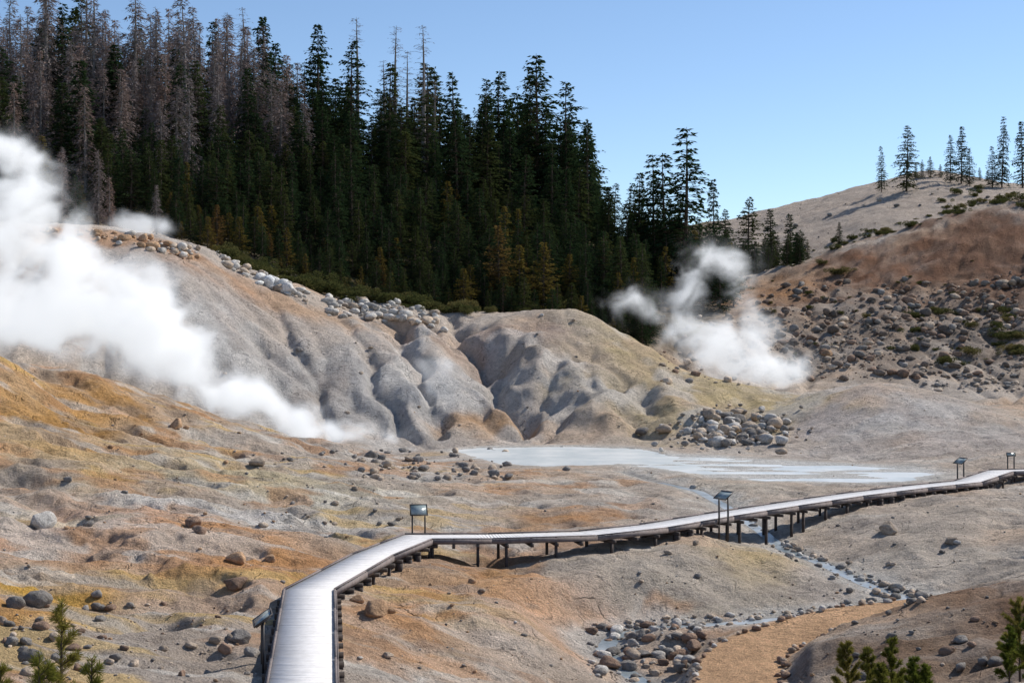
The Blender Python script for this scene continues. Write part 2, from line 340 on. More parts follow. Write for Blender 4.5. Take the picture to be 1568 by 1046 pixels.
# colours
n_a=fbm(XX/9,YY/9,4,31); n_b=fbm(XX/3,YY/3,4,35)
col=np.empty(XX.shape+(3,)); col[:]=np.array([.56,.465,.38])
def blend(w,c): 
    global col
    col=col*(1-w[...,None])+w[...,None]*np.array(c)
blend(sm(0.0,.4,n_a)*.6,(.60,.42,.29)); blend(sm(0.05,.4,-n_a)*.5,(.50,.455,.41))
low=(1-sm(118,135,YY))
blend(low*sm(.15,.4,fbm(XX/6,YY/2.5,4,91))*.6,(.70,.65,.58))
blend(low*sm(.18,.42,fbm(XX/5,YY/3,4,97))*.45,(.36,.31,.27))
spots=[(60,640,200,34,(.60,.36,.15),.95),(170,603,120,24,(.52,.28,.10),.95),(230,810,220,50,(.65,.41,.28),.9),(20,905,90,26,(.68,.37,.08),.95),(400,835,140,30,(.57,.31,.15),.95),
(420,735,150,20,(.68,.58,.36),.75),(400,790,120,12,(.72,.68,.64),.8),(120,700,180,24,(.65,.46,.25),.8),(100,985,160,45,(.38,.33,.29),.8),(330,970,110,50,(.45,.36,.285),.7),
(620,940,100,64,(.61,.35,.18),.95),(800,930,150,44,(.66,.41,.26),.95),(720,880,80,24,(.50,.28,.13),.95),(930,985,35,16,(.76,.73,.68),.8),(700,1000,140,40,(.64,.45,.31),.85),
(1050,880,200,45,(.50,.43,.345),.8),(880,790,70,14,(.48,.27,.14),.95),(1150,850,60,15,(.58,.44,.24),.8),(1470,850,140,60,(.53,.455,.38),.8),(1450,1000,190,66,(.21,.13,.08),1),(1568,920,120,34,(.22,.13,.08),1),(1350,990,80,30,(.22,.14,.09),.95),
(300,430,220,50,(.48,.43,.395),.85),(480,600,150,40,(.34,.325,.315),.85),(650,560,100,60,(.54,.51,.48),.85),(240,376,130,10,(.46,.25,.13),.95),(450,465,100,12,(.52,.35,.23),.8),(350,510,120,20,(.40,.37,.35),.7),
(620,620,90,50,(.48,.465,.45),.7),(780,515,90,28,(.36,.265,.22),.95),(880,590,90,60,(.48,.42,.37),.85),(1010,560,120,22,(.46,.37,.22),.9),(1160,598,90,10,(.52,.41,.23),.9),(740,650,60,14,(.50,.30,.16),.95),
(1400,430,290,58,(.165,.10,.068),1),(1470,370,180,42,(.21,.105,.062),1),(1540,400,80,80,(.16,.09,.06),.9),(1400,530,250,46,(.18,.145,.12),.95),(1150,445,90,14,(.34,.19,.10),.9),  # red-brown right hillside; its shade is also put into the darker albedo
(1370,640,170,50,(.50,.45,.42),.95),(1500,680,100,30,(.52,.45,.40),.8),
(640,690,120,12,(.40,.36,.33),.6),(1100,740,100,12,(.62,.57,.48),.6),(550,760,90,20,(.62,.56,.46),.6),(350,690,120,16,(.52,.47,.41),.6)]
wx=fbm(XX/5,YY/5,4,51); wy=fbm(XX/5,YY/5,4,57)
for (u,v,ru,rv,c,s) in spots:
    x,y,z=hit(u,v); rx=ru/F*y
    y2=hit(u,v-rv)[1]; y1=hit(u,v+rv)[1]; ry=max(abs(y2-y1)/2,2.0); ry=min(ry,rx*4)
    rel=((XX-x)/rx+wx*.9)**2+((YY-y)/ry+wy*.9)**2
    blend(s*np.exp(-rel**1.5*0.6)*(0.8+0.2*np.clip(n_b*2.5,-1,1)),c)
blend(low*sm(.2,.42,fbm(XX/7+9,YY/2.2,4,93))*(1-sm(600,900,UU))*.55,(.68,.46,.17))
blend(low*sm(.14,.34,fbm(XX/6+19,YY/1.6,4,193))*(1-sm(600,900,UU))*.55,(.75,.70,.63))
blend(low*sm(.12,.35,fbm(XX/4+9,YY/3,4,95))*(1-sm(1150,1250,UU+200*sm(60,70,YY)))*.55,(.53,.28,.135))
blend(low*sm(.15,.38,fbm(XX/3.1+39,YY/1.4,4,295))*.45,(.36,.31,.27))
blend((1-low)*sm(.15,.4,fbm(XX/6,YY/8,4,99))*(1-sm(170,185,YY))*.5,(.62,.59,.55))
FL=samp(flowT,XX,YY); blend(sm(.3,.8,FL)*.5*(YY>120)*(1-sm(180,200,YY)),(.31,.28,.26))
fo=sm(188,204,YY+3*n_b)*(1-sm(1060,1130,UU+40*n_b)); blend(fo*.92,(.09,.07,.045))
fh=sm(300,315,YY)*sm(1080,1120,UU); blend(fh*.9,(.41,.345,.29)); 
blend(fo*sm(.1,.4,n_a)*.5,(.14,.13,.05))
blend((1-sm(0.2,2.5,np.minimum(SP,SF)))*.6,(.64,.61,.56)); blend((1-sm(-.5,.3,SF))*.6,(.70,.69,.66))
blend((1-sm(.5,2.0,DS_+n_b*1.4))*.7,(.62,.59,.54)); blend((1-sm(.3,.8,DS_))*.6,(.27,.26,.25))
blend((1-sm(1.3,1.9,DP))*.97,(.64,.41,.25))
V=np.stack([XX,YY,ZZ],-1).reshape(-1,3); nr,nc=XX.shape
idx=np.arange(nr*nc).reshape(nr,nc)
Q=np.stack([idx[:-1,:-1],idx[:-1,1:],idx[1:,1:],idx[1:,:-1]],-1).reshape(-1,4)
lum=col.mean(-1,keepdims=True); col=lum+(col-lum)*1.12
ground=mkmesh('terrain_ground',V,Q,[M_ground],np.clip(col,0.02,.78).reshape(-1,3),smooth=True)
print('terrain',len(V),time.time()-T0)
# ---------------------------------------------------------------- water
import bmesh
def polyface(name,pts,z,mat):
    bm=bmesh.new(); vs=[bm.verts.new((p[0],p[1],z)) for p in pts]; f=bm.faces.new(vs); bm.normal_update()
    if f.normal.z<0: f.normal_flip()
    me=bpy.data.meshes.new(name); bm.to_mesh(me); bm.free(); me.materials.append(mat)
    o=bpy.data.objects.new(name,me); scene.collection.objects.link(o); return o
def expand(pl,d):
    cx=sum(p[0] for p in pl)/len(pl); cy=sum(p[1] for p in pl)/len(pl)
    return [(p[0]+d*(p[0]-cx)/math.hypot(p[0]-cx,p[1]-cy),p[1]+d*.6*(p[1]-cy)/math.hypot(p[0]-cx,p[1]-cy)) for p in pl]
polyface('thermal_pool_water',expand(pool,1.0),0.0,M_pool)
polyface('runoff_water',expand(flat,0.8),0.012,M_pool)
def ribbon(name,pl,w,mat,z_off=0.0):
    pts=[]
    for a,b in zip(pl[:-1],pl[1:]):
        L=math.hypot(b[0]-a[0],b[1]-a[1]); k=max(2,int(L/0.4))
        for i in range(k): t=i/k; pts.append([a[j]+(b[j]-a[j])*t for j in range(3)])
    pts=np.array(pts); 
    for _ in range(6): pts[1:-1]=(pts[:-2]+pts[1:-1]*2+pts[2:])/4
    t=np.gradient(pts[:,:2],axis=0); t/=np.linalg.norm(t,axis=1)[:,None]; nn=np.stack([-t[:,1],t[:,0]],1)
    ww=w*(0.8+0.5*fbm(np.arange(len(pts))/6.,np.zeros(len(pts)),3,3))
    L=pts.copy(); R=pts.copy(); L[:,:2]+=nn*ww[:,None]; R[:,:2]-=nn*ww[:,None]
    Vv=np.concatenate([L,R]); Vv[:,2]+=z_off; m=len(pts); i=np.arange(m-1)
    return mkmesh(name,Vv,np.stack([i,i+m,i+m+1,i+1],1),[mat])
ribbon('stream_water',st1[1:],0.7,M_stream,-0.09)
# ---------------------------------------------------------------- box accumulator
class MB:
    def __init__(s): s.v=[];s.f=[];s.m=[]
    def box8(s,p,m=0):
        b=len(s.v); s.v+= [tuple(q) for q in p]
        for q in ((0,3,2,1),(4,5,6,7),(0,1,5,4),(1,2,6,5),(2,3,7,6),(3,0,4,7)): s.f.append([b+i for i in q]); s.m.append(m)
    def box(s,c,ax,ay,az,m=0):
        c=Vector(c);ax=Vector(ax);ay=Vector(ay);az=Vector(az)
        s.box8([c-ax-ay-az,c+ax-ay-az,c+ax+ay-az,c-ax+ay-az,c-ax-ay+az,c+ax-ay+az,c+ax+ay+az,c-ax+ay+az],m)
    def make(s,name,mats): return mkmesh(name,s.v,s.f,mats,midx=s.m)
# ---------------------------------------------------------------- boardwalk
dk=np.array(deck)[:,:2]; t=np.diff(dk,axis=0); t/=np.linalg.norm(t,axis=1)[:,None]
nl=np.stack([-t[:,1],t[:,0]],1); HW=0.95
def offs(d):
    out=[dk[0]+nl[0]*d]
    for i in range(1,len(dk)-1):
        b=nl[i-1]+nl[i]; b/=np.linalg.norm(b); out.append(dk[i]+b*d/max(.5,np.dot(b,nl[i])))
    out.append(dk[-1]+nl[-1]*d); return np.array(out)
Lo,Ro=offs(HW),offs(-HW)
mb=MB()
for i in range(len(dk)-1):
    L=np.linalg.norm(dk[i+1]-dk[i]); k=max(2,int(L/0.15)); g=.004/L
    for j in range(k):
        a,b=j/k+g,(j+1)/k-g; z1=DZ; z0=DZ-.04
        l0=Lo[i]+(Lo[i+1]-Lo[i])*a; l1=Lo[i]+(Lo[i+1]-Lo[i])*b; q0=Ro[i]+(Ro[i+1]-Ro[i])*a; q1=Ro[i]+(Ro[i+1]-Ro[i])*b
        zz=random.uniform(-.003,.003)
        mb.box8([(*l0,z0),(*q0,z0),(*q1,z0),(*l1,z0),(*l0,z1+zz),(*q0,z1+zz),(*q1,z1+zz),(*l1,z1+zz)],0)
def sweep(pl,w,z0,z1,m):
    a=offs(pl-w); b=offs(pl+w)
    for i in range(len(dk)-1):
        L=np.linalg.norm(a[i+1]-a[i]); k=max(1,round(L/3.6))
        for j in range(k):
            s,e=j/k+.002,(j+1)/k-.002
            A0=a[i]+(a[i+1]-a[i])*s;A1=a[i]+(a[i+1]-a[i])*e;B0=b[i]+(b[i+1]-b[i])*s;B1=b[i]+(b[i+1]-b[i])*e
            mb.box8([(*B0,z0),(*A0,z0),(*A1,z0),(*B1,z0),(*B0,z1),(*A0,z1),(*A1,z1),(*B1,z1)],m)
for s in (1,-1):
    sweep(s*(HW-.04),.035,DZ+.02,DZ+.075,1)
    sweep(s*(HW+.022),.02,DZ-.2,DZ+.012,1)
    sweep(s*(HW-.35),.04,DZ-.22,DZ-.042,2)
for i in range(len(dk)-1):
    L=np.linalg.norm(dk[i+1]-dk[i]); k=max(1,round(L/1.25)); tt=Vector((*t[i],0)); nn=Vector((*nl[i],0))
    for j in range(k):
        c=dk[i]+(dk[i+1]-dk[i])*(j+.5)/k
        mb.box((*c,DZ-.30),tt*.07,nn*(HW+.2),Vector((0,0,.075)),2)
        for s in (-1,1):
            q=c+nl[i]*s*(HW-.04); mb.box((*q,DZ+.01),tt*.05,nn*.025,Vector((0,0,.009)),2)
            q=c+nl[i]*s*(HW-.05); g=gz(q[0],q[1])-.2; top=DZ-.38
            if top-g>.5:
                if j%2==0: mb.box((*q,(top+g)/2),tt*.06,nn*.06,Vector((0,0,(top-g)/2)),2)
            elif top-g>.02 :
                q=c+nl[i]*s*(HW+.04); mb.box((*q,(top+g)/2),tt*.10,nn*.15,Vector((0,0,(top-g)/2)),2)
bw=mb.make('boardwalk',[M_deck,M_curb,M_brown])
# ---------------------------------------------------------------- signs
def sign(x,y,z0,yaw,hp=0.95,w=.85,d=.6,tilt=35):
    b=MB(); R=lambda v:Vector((v[0]*math.cos(yaw)-v[1]*math.sin(yaw),v[0]*math.sin(yaw)+v[1]*math.cos(yaw),v[2]))
    o=Vector((x,y,z0)); X=R((1,0,0));Y=R((0,1,0)); ct,st_=math.cos(math.radians(tilt)),math.sin(math.radians(tilt))
    for s in(-1,1):
        b.box(o+X*s*w*.38+Vector((0,0,hp/2-.4)),X*.035,Y*.035,Vector((0,0,hp/2+.4)),0)
        pt=R((0,ct,st_))
        b.box(o+X*s*w*.38+Vector((0,0,hp)),X*.03,pt*d*.42,R((0,-st_,ct))*.025,0)
    up=R((0,ct,st_)); nn=R((0,-st_,ct)); c=o+Vector((0,0,hp+.05))
    b.box(c,X*w/2,up*d/2,nn*.015,0)
    b.box(c+nn*.02,X*(w/2-.03),up*(d/2-.03),nn*.004,1)
    for s in(-1,1):
        b.box(c+nn*.012+X*s*(w/2+.012),X*.012,up*(d/2+.024),nn*.025,0); b.box(c+nn*.012+up*s*(d/2+.012),X*w/2,up*.012,nn*.025,0)
    return b.make('interpretive_sign',[M_metal,M_panel])
def decksign(u,v,side_yaw,z=DZ,**k):
    x,y=onz(u,v,z); sign(x,y,z,side_yaw,**k)
decksign(641,814,0.15,tilt=48,hp=1.0,w=.8,d=.6)
decksign(402,1000,-1.35,z=.85,hp=1.0,w=1.0)
decksign(1108,803,-1.0,z=.7,hp=1.45,w=.9)
decksign(1471,729,-1.2,hp=1.0)
decksign(1548,712,0.1,hp=.75,tilt=70,w=.65,d=.25)
# ---------------------------------------------------------------- rocks
def ico(sub):
    bm=bmesh.new(); bmesh.ops.create_icosphere(bm,subdivisions=sub,radius=1); 
    v=np.array([x.co[:] for x in bm.verts]); f=np.array([[q.index for q in p.verts] for p in bm.faces]); bm.free(); return v,f
def rockvar(seed,sub):
    r=np.random.default_rng(seed); v,f=ico(sub)
    for _ in range(11):
        nrm=r.normal(size=3); nrm/=np.linalg.norm(nrm); d=r.uniform(.5,.8); k=v@nrm-d; v=v-np.clip(k,0,None)[:,None]*nrm*.9
    v+=r.normal(size=v.shape)*.018; v/=np.abs(v).max()
    v*=np.array([1,r.uniform(.65,.95),r.uniform(.5,.8)]); return v,f
RV=[rockvar(i,2) for i in range(14)]; RVH=[rockvar(100+i,3) for i in range(10)]
class Rocks:
    def __init__(s): s.V=[];s.F=[];s.C=[];s.n=0
    def add(s,x,y,z,size,c,hi=False):
        L_=(RVH if hi else RV); v,f=L_[random.randrange(len(L_))]; a=random.uniform(0,6.28); b=random.uniform(-.4,.4)
        R=np.array([[math.cos(a),-math.sin(a),0],[math.sin(a),math.cos(a),0],[0,0,1]])@np.array([[1,0,0],[0,math.cos(b),-math.sin(b)],[0,math.sin(b),math.cos(b)]])
        w=(v*size*.55)@R.T+np.array([x,y,z+size*.12]); s.V.append(w); s.F.append(f+s.n); s.n+=len(v)
        s.C.append(np.tile(np.array(c)*random.uniform(.7,1.25),(len(v),1)))
    def make(s,name): return mkmesh(name,np.concatenate(s.V),np.concatenate(s.F),[M_rock],np.clip(np.concatenate(s.C),0,.75))
LG=(.54,.50,.45); DG=(.26,.235,.21); BR=(.28,.185,.13); OR=(.46,.29,.17); TN=(.52,.41,.31); DB=(.19,.15,.12)
R=Rocks()
def zone(u0,u1,v0,v1,nn,s0,s1,cs,line=None,dmin=None,powr=2.5):
    for _ in range(nn):
        u=random.uniform(u0,u1); v=random.uniform(v0,v1) if line is None else line(u)+random.uniform(v0,v1)
        x,y,z=hit(u,v,dmin)
        if y>420: continue
        if y<112:
            P_=np.array([x]),np.array([y])
            if pdist(*P_,path)[0][0]<1.5 or pdist(*P_,deck)[0][0]<1.25: continue
        s=s0+(s1-s0)*random.random()**powr; R.add(x,y,z,s,random.choice(cs))
li=lambda *p:(lambda u:float(np.interp(u,[a for a,b in p],[b for a,b in p])))
zone(330,470,-6,12,90,.4,1.8,[LG,TN],li((330,392),(470,455)))
zone(500,670,-12,22,190,.4,2.0,[LG,LG,TN],li((500,462),(670,480)))
zone(395,445,-4,8,18,1.2,2.6,[(.68,.65,.61)],li((400,430),(440,445)))
zone(60,310,-8,12,90,.4,1.8,[OR,TN,LG],li((60,358),(200,366),(310,392)))
for _ in range(230):
    u=random.gauss(1125,52); v=random.gauss(664,16)
    if v<622 or v>702: continue
    x,y,z=hit(u,v); R.add(x,y,z+random.uniform(0,.25),.35+1.6*random.random()**2.5,random.choice([LG,DG,TN]))
zone(1160,1568,430,582,900,.25,1.9,[DG,BR,BR,DB,DB],powr=5)
zone(1250,1568,-30,60,500,.25,2.2,[DG,BR,TN,DB],li((1250,515),(1568,440)),powr=5)
zone(1000,1250,480,590,150,.3,1.6,[DG,BR,TN],powr=3)
zone(1400,1568,560,600,100,.3,1.2,[DG,TN],powr=3,dmin=155)
zone(550,780,690,735,90,.2,1.0,[DG,DG,TN],powr=2)
zone(430,640,690,810,45,.15,.6,[DG,TN])
zone(100,450,620,820,60,.12,.6,[TN,DG,OR],powr=4)
zone(0,200,925,1045,30,.3,1.0,[DG,TN,BR],powr=2)
zone(0,410,925,1045,90,.1,.5,[TN,DG,BR],powr=3.5)
zone(900,1090,955,1045,170,.12,.75,[LG,TN,DG,BR])
zone(1150,1420,-10,14,160,.12,.6,[LG,DG,TN],li((1150,805),(1200,838),(1390,915),(1420,915)))
zone(950,1400,-10,8,140,.1,.5,[LG,DG,TN],li((950,962),(1210,945),(1400,918)))
zone(1180,1568,900,1045,60,.1,.7,[BR,DG],powr=4)
zone(950,1500,745,900,60,.1,.5,[TN,DG,LG],powr=4)
zone(560,900,880,1045,35,.08,.4,[TN,OR,DG],powr=4)
zone(0,1568,600,1045,450,.05,.22,[TN,DG,LG,OR],powr=3)
zone(300,1000,480,660,90,.12,.8,[LG,DG,TN],powr=6)
zone(150,330,205,262,90,.6,2.6,[LG,DG],dmin=235,powr=2)
zone(1150,1568,265,400,120,.4,1.8,[DG,TN],dmin=300,powr=4)
pp=np.array(path)
for sgn in (-1,1):
    for a,b in zip(pp[:-1],pp[1:]):
        L=np.linalg.norm(b[:2]-a[:2]); d=(b[:2]-a[:2])/L; nn=np.array([-d[1],d[0]])
        for k in range(int(L/.45)):
            p=a[:2]+d*(k*.45+random.uniform(-.2,.2))+nn*sgn*(1.5+random.uniform(-.18,.18))
            R.add(p[0],p[1],gz(*p),random.uniform(.2,.5),random.choice([TN,LG,BR]))
R.make('scattered_rocks')
for (u,v,w,c) in [(63,803,46,LG),(294,806,34,BR),(308,816,30,BR),(365,860,36,OR),(414,860,24,OR),(362,902,38,BR),(575,938,52,OR),(597,938,28,OR),(548,920,24,OR),(270,655,28,OR),(568,700,26,DG),
 (395,712,26,TN),(365,985,38,DG),(385,1003,34,DG),(345,1000,30,BR),(150,912,20,DG),(155,950,22,DG),(868,720,18,DG),(1360,815,34,TN),(1457,832,24,TN),(593,1008,18,TN),(980,978,26,DG),(930,1020,40,BR),(962,1025,34,DG),(985,1005,26,DG),(1060,995,34,BR),(1023,1005,30,DG),(680,508,18,LG),(458,537,14,DG),(1268,545,22,OR),(575,452,26,(.66,.63,.6)),(842,470,22,LG)]:
    r=Rocks(); x,y,z=hit(u,v); r.add(x,y,z,w/F*y,c,True); r.make('boulder')
print('rocks',R.n,time.time()-T0)
# ---------------------------------------------------------------- conifers
def conifer(name,seed,H=25,rb=3.1,mat=None,bark=None,dens=1.0,droop=.45,bare=.08,leaf=(.5,.2),sparse=0.0,power=.65,whorl=.26,link=False,tier=0.9,step=.24):
    r=np.random.default_rng(seed); Vs=[];Fs=[];Ms=[]; cnt=0
    segs=10;sd=7; hs=np.linspace(-.6,H,segs+1); rt=.0145*H*(1-hs/H)**.85+.02; bend=r.normal(size=2)*.012
    ang=np.linspace(0,2*np.pi,sd,endpoint=False)
    ring=np.stack([np.cos(ang)[None]*rt[:,None]+bend[0]*hs[:,None]*np.sin(hs/H*3)[:,None],np.sin(ang)[None]*rt[:,None]+bend[1]*hs[:,None]*np.sin(hs/H*3)[:,None],np.repeat(hs[:,None],sd,1)],-1).reshape(-1,3)
    Vs.append(ring); q=[]
    for i in range(segs):
        for j in range(sd): q.append([i*sd+j,i*sd+(j+1)%sd,(i+1)*sd+(j+1)%sd,(i+1)*sd+j])
    Fs.append(np.array(q)); Ms.append(np.ones(len(q),int)); cnt=len(ring)
    nb=int(H/whorl*3.6*dens); h=H*(bare+(1-bare)*r.random(nb)**1.0)
    ts=tier*H/25*1.2; h=np.round(h/ts)*ts+r.normal(0,.19*ts,nb); h=np.clip(h,H*bare*.8,H*.985)
    f=1-h/H; az=r.uniform(0,2*np.pi,nb)
    lob=1+.2*np.sin(az*2+r.uniform(0,6)+h*.9)+.16*np.sin(az*3+np.round(h/ts)*1.7)+.17*np.sin(h*1.3+r.uniform(0,6))
    L=rb*(np.clip(f,0,1)**power)*lob*r.uniform(.5,1.12,nb)+.15*(H/25); L*=np.where(f>.75,1-(f-.75)*1.2,1)
    if sparse: L*=np.where(r.random(nb)<sparse,.35,1)
    rise=.25*(1-f)+.05
    d=np.stack([np.cos(az),np.sin(az)],1)
    def pt(t_): 
        x=d*(L*t_)[:,None]; z=h+L*(rise*t_*1.6-droop*t_*t_); return np.concatenate([x,z[:,None]],1)
    p0=pt(0*L); p1=pt(0*L+.5); p2=pt(0*L+1); w=.012+.012*L
    side=np.stack([-d[:,1],d[:,0],0*L],1)
    for a,b,wa,wb in ((p0,p1,w,w*.6),(p1,p2,w*.6,w*.1)):
        vv=np.stack([a-side*wa[:,None],a+side*wa[:,None],b+side*wb[:,None],b-side*wb[:,None]],1)
        up=np.array([0,0,1.]); v2=np.stack([a-up*wa[:,None],a+up*wa[:,None],b+up*wb[:,None],b-up*wb[:,None]],1)
        vv=np.concatenate([vv,v2]).reshape(-1,3); m=len(vv)//4
        Vs.append(vv); Fs.append(np.arange(4*m).reshape(m,4)+cnt); Ms.append(np.ones(m,int)); cnt+=4*m
    if leaf:
        k=np.maximum(3,(L/(step*H/25))).astype(int); bi=np.repeat(np.arange(nb),k); m=len(bi)
        t_=r.uniform(.1,1.03,m)**.8; b=bi; Lb=L[b]
        pos=np.concatenate([d[b]*(Lb*t_)[:,None],(h[b]+Lb*(rise[b]*t_*1.6-droop*t_*t_))[:,None]],1)
        sc=H/25; pos+=r.normal(size=(m,3))*np.array([.14,.14,.09])*sc
        yaw=az[b]+r.choice([-1,1],m)*r.uniform(.2,1.15,m)*(1-.4*t_); pit=r.normal(-.15,.25,m)-droop*.5*t_
        fw=np.stack([np.cos(yaw)*np.cos(pit),np.sin(yaw)*np.cos(pit),np.sin(pit)],1)
        sd_=np.cross(fw,np.array([0,0,1.])); sd_/=np.linalg.norm(sd_,axis=1)[:,None]; rl=r.normal(0,.7,m); upv=np.cross(sd_,fw)
        sd_=sd_*np.cos(rl)[:,None]+upv*np.sin(rl)[:,None]
        ll=leaf[0]*sc*r.uniform(.6,1.3,m)*(1.15-.45*t_); lw=leaf[1]*sc*r.uniform(.6,1.3,m)
        vv=np.stack([pos,pos+fw*(ll*.45)[:,None]+sd_*(lw*.5)[:,None],pos+fw*ll[:,None],pos+fw*(ll*.4)[:,None]-sd_*(lw*.5)[:,None]],1).reshape(-1,3)
        Vs.append(vv); Fs.append(np.arange(4*m).reshape(m,4)+cnt); Ms.append(np.zeros(m,int)); cnt+=4*m
    o=mkmesh(name,np.concatenate(Vs),np.concatenate(Fs),[mat,bark],midx=np.concatenate(Ms),link=link); return o.data
firs=[conifer('fir_mesh',i,25,r_,M_fir,M_bark,d_,dr,leaf=(.85,.33)) for i,(r_,d_,dr) in enumerate([(5.2,1,.4),(4.4,.9,.5),(5.8,.85,.35),(4.1,1,.45),(5.0,.8,.5),(6.0,.9,.4)])]
young=[conifer('young_fir_mesh',20+i,10,r_,M_fir,M_bark,1.0,.25,.02,(.95,.4),power=.75,whorl=.13,tier=.8,step=.3) for i,r_ in enumerate([2.6,3.0,2.2])]
golden=[conifer('golden_fir_mesh',30+i,10,r_,M_gold,M_bark,1.0,.2,.02,(.95,.4),power=.8,whorl=.13,tier=.8,step=.3) for i,r_ in enumerate([2.6,3.0])]
deads=[conifer('dead_fir_mesh',40+i,25,r_,M_dead,M_snag,1.0,.8,.08,(1.0,.17),sparse=.3,tier=.5) for i,r_ in enumerate([3.8,3.2,4.2])]
snags=[conifer('snag_mesh',50+i,25,r_,M_dead,M_snag,.55,.35,.3,(.6,.07),sparse=.4,power=.5,step=.5) for i,r_ in enumerate([3.4,2.8,3.2])]
print('treemesh',sum(len(m.polygons) for m in firs),time.time()-T0)
fcol=bpy.data.collections.new('conifer_forest')
def inst(col_,me,name,x,y,z,H,H0,wid=1.0):
    o=bpy.data.objects.new(name,me); o.location=(x,y,z); s=H/H0; o.scale=(s*wid,s*wid,s); o.rotation_euler=(random.gauss(0,.015),random.gauss(0,.015),random.uniform(0,6.28))
    col_.objects.link(o); return o
top=li((-400,-60),(0,-30),(230,-20),(330,0),(430,30),(500,120),(600,160),(690,135),(740,130),(825,115),(870,145),(905,215),(925,275),(960,290),(1060,300),(1110,330))
def forest(n_,D0,D1,u0,u1,kinds,h0,h1,capv=None,mind=2.0):
    pts=[]; tries=0
    while len(pts)<n_ and tries<n_*12:
        tries+=1
        D=random.uniform(D0,D1); u=random.uniform(u0,u1); x=(u-CU)/F*D
        if any((x-a)**2+(D-b)**2<mind*mind for a,b in pts[-400:]): continue
        z=gz(x,D); Hh=random.uniform(h0,h1)
        if capv:
            mx=CH-(top(u)+random.gauss(18,30)-CV)/F*D-z
            if mx<4: continue
            Hh=min(Hh,mx)
        pts.append((x,D))
        kd=random.choices([k[0] for k in kinds],[k[1](u) if callable(k[1]) else k[1] for k in kinds])[0]
        me=random.choice(kd[0]); inst(fcol,me,'tree',x,D,z-.2,Hh,kd[1],random.uniform(.8,1.25)*(1.15 if Hh<kd[1]*.7 else 1))
KF=(firs,25);KY=(young,10);KG=(golden,10);KD=(deads,25);KS=(snags,25)
leftw=lambda u: 11.0*max(0,min(1,(500-u)/160))+.06
forest(280,193,212,260,1000,[(KY,5),(KG,1.2)],2.5,7.0,True,1.9)
forest(300,208,245,150,990,[(KY,5),(KG,.3),(KF,2)],6.5,12,True,2.9)
forest(170,240,275,-350,1060,[(KF,5),(KD,leftw),(KY,1)],12,20,True,3.5)
forest(180,262,345,-350,930,[(KF,5),(KD,lambda u:leftw(u)*1.6),(KS,.35)],19,31,True,4.5)
forest(60,222,262,-300,340,[(KD,6),(KF,1)],11,20,True,3.0)
forest(60,185,225,-300,180,[(KY,3),(KG,1.2),(KD,2)],4,10,True,2.0)
forest(50,225,262,960,1130,[(KF,3),(KY,3),(KG,.4)],6,12,True,2.5)
for _ in range(50):
    u=random.uniform(1090,1240); D=random.uniform(262,300); x=(u-CU)/F*D; z=gz(x,D)
    inst(fcol,random.choice(young),'tree',x,D,z-.2,random.uniform(3,8.5),10)
fe=bpy.data.objects.new('conifer_forest',None); fe.instance_type='COLLECTION'; fe.instance_collection=fcol; scene.collection.objects.link(fe)
def tree(u,vt,D,kind,name,wid=1.0,k=None):
    x=(u-CU)/F*D; z=gz(x,D); Hh=zD(vt,D)-z
    me=kind[0][k] if k is not None else random.choice(kind[0]); inst(scene.collection,me,name,x,D,z-.25,Hh,kind[1],wid)
for (u,vt,D,w) in [(1048,192,240,1.2),(1022,232,244,1.15),(1000,232,247,1.0),(978,262,250,.95),(1093,272,262,.8),(825,80,268,1.15),(868,122,262,1.0),(770,105,275,1.05),(742,118,270,.95),(695,108,262,1.05),(487,35,280,.9),(400,22,270,.9),
  (1388,190,372,1.05),(1350,222,380,.7),(1472,192,385,.9),(1455,205,390,.8),(1534,176,380,.75),(1520,222,378,.9),(1566,184,380,.9),(1485,225,380,.9),(540,60,265,.9),(900,180,258,.9),(940,278,265,.9)]:
    tree(u,vt,D,KF,'conifer_tree',wid=w)
for (u,vt,D) in [(1425,238,400),(1412,243,400),(1440,250,400),(1403,248,400),(1500,255,395),(1512,258,395),(1180,318,310),(1210,325,312),(1145,300,300),(1110,318,290),(1285,338,320),(1070,330,262)]:
    tree(u,vt,D,KY,'young_conifer_tree')
for (u,vt,D) in [(318,328,186),(765,342,203),(795,372,202),(832,368,201),(722,402,200),(583,375,203),(468,385,193),(430,392,192),(62,205,215)]:
    tree(u,vt,D,KG,'golden_conifer_tree',wid=1.1)
for (u,vt,D) in [(605,38,268),(648,36,266),(662,120,262),(548,25,274),(622,75,280),(592,90,276),(130,-30,270),(380,10,300)]:
    tree(u,vt,D,KS,'dead_conifer_snag',wid=1.2)
for (u,vt,D) in [(70,-60,262),(140,-40,258),(205,-30,262),(285,-10,258),(250,60,250),(200,90,246),(330,60,262),(30,20,248),(110,60,240),(300,110,248),(440,80,258),(370,40,262),(150,225,200),(240,280,192),(60,90,236),(170,40,252)]:
    tree(u,vt,D,KD,'dead_conifer_tree',wid=1.0)
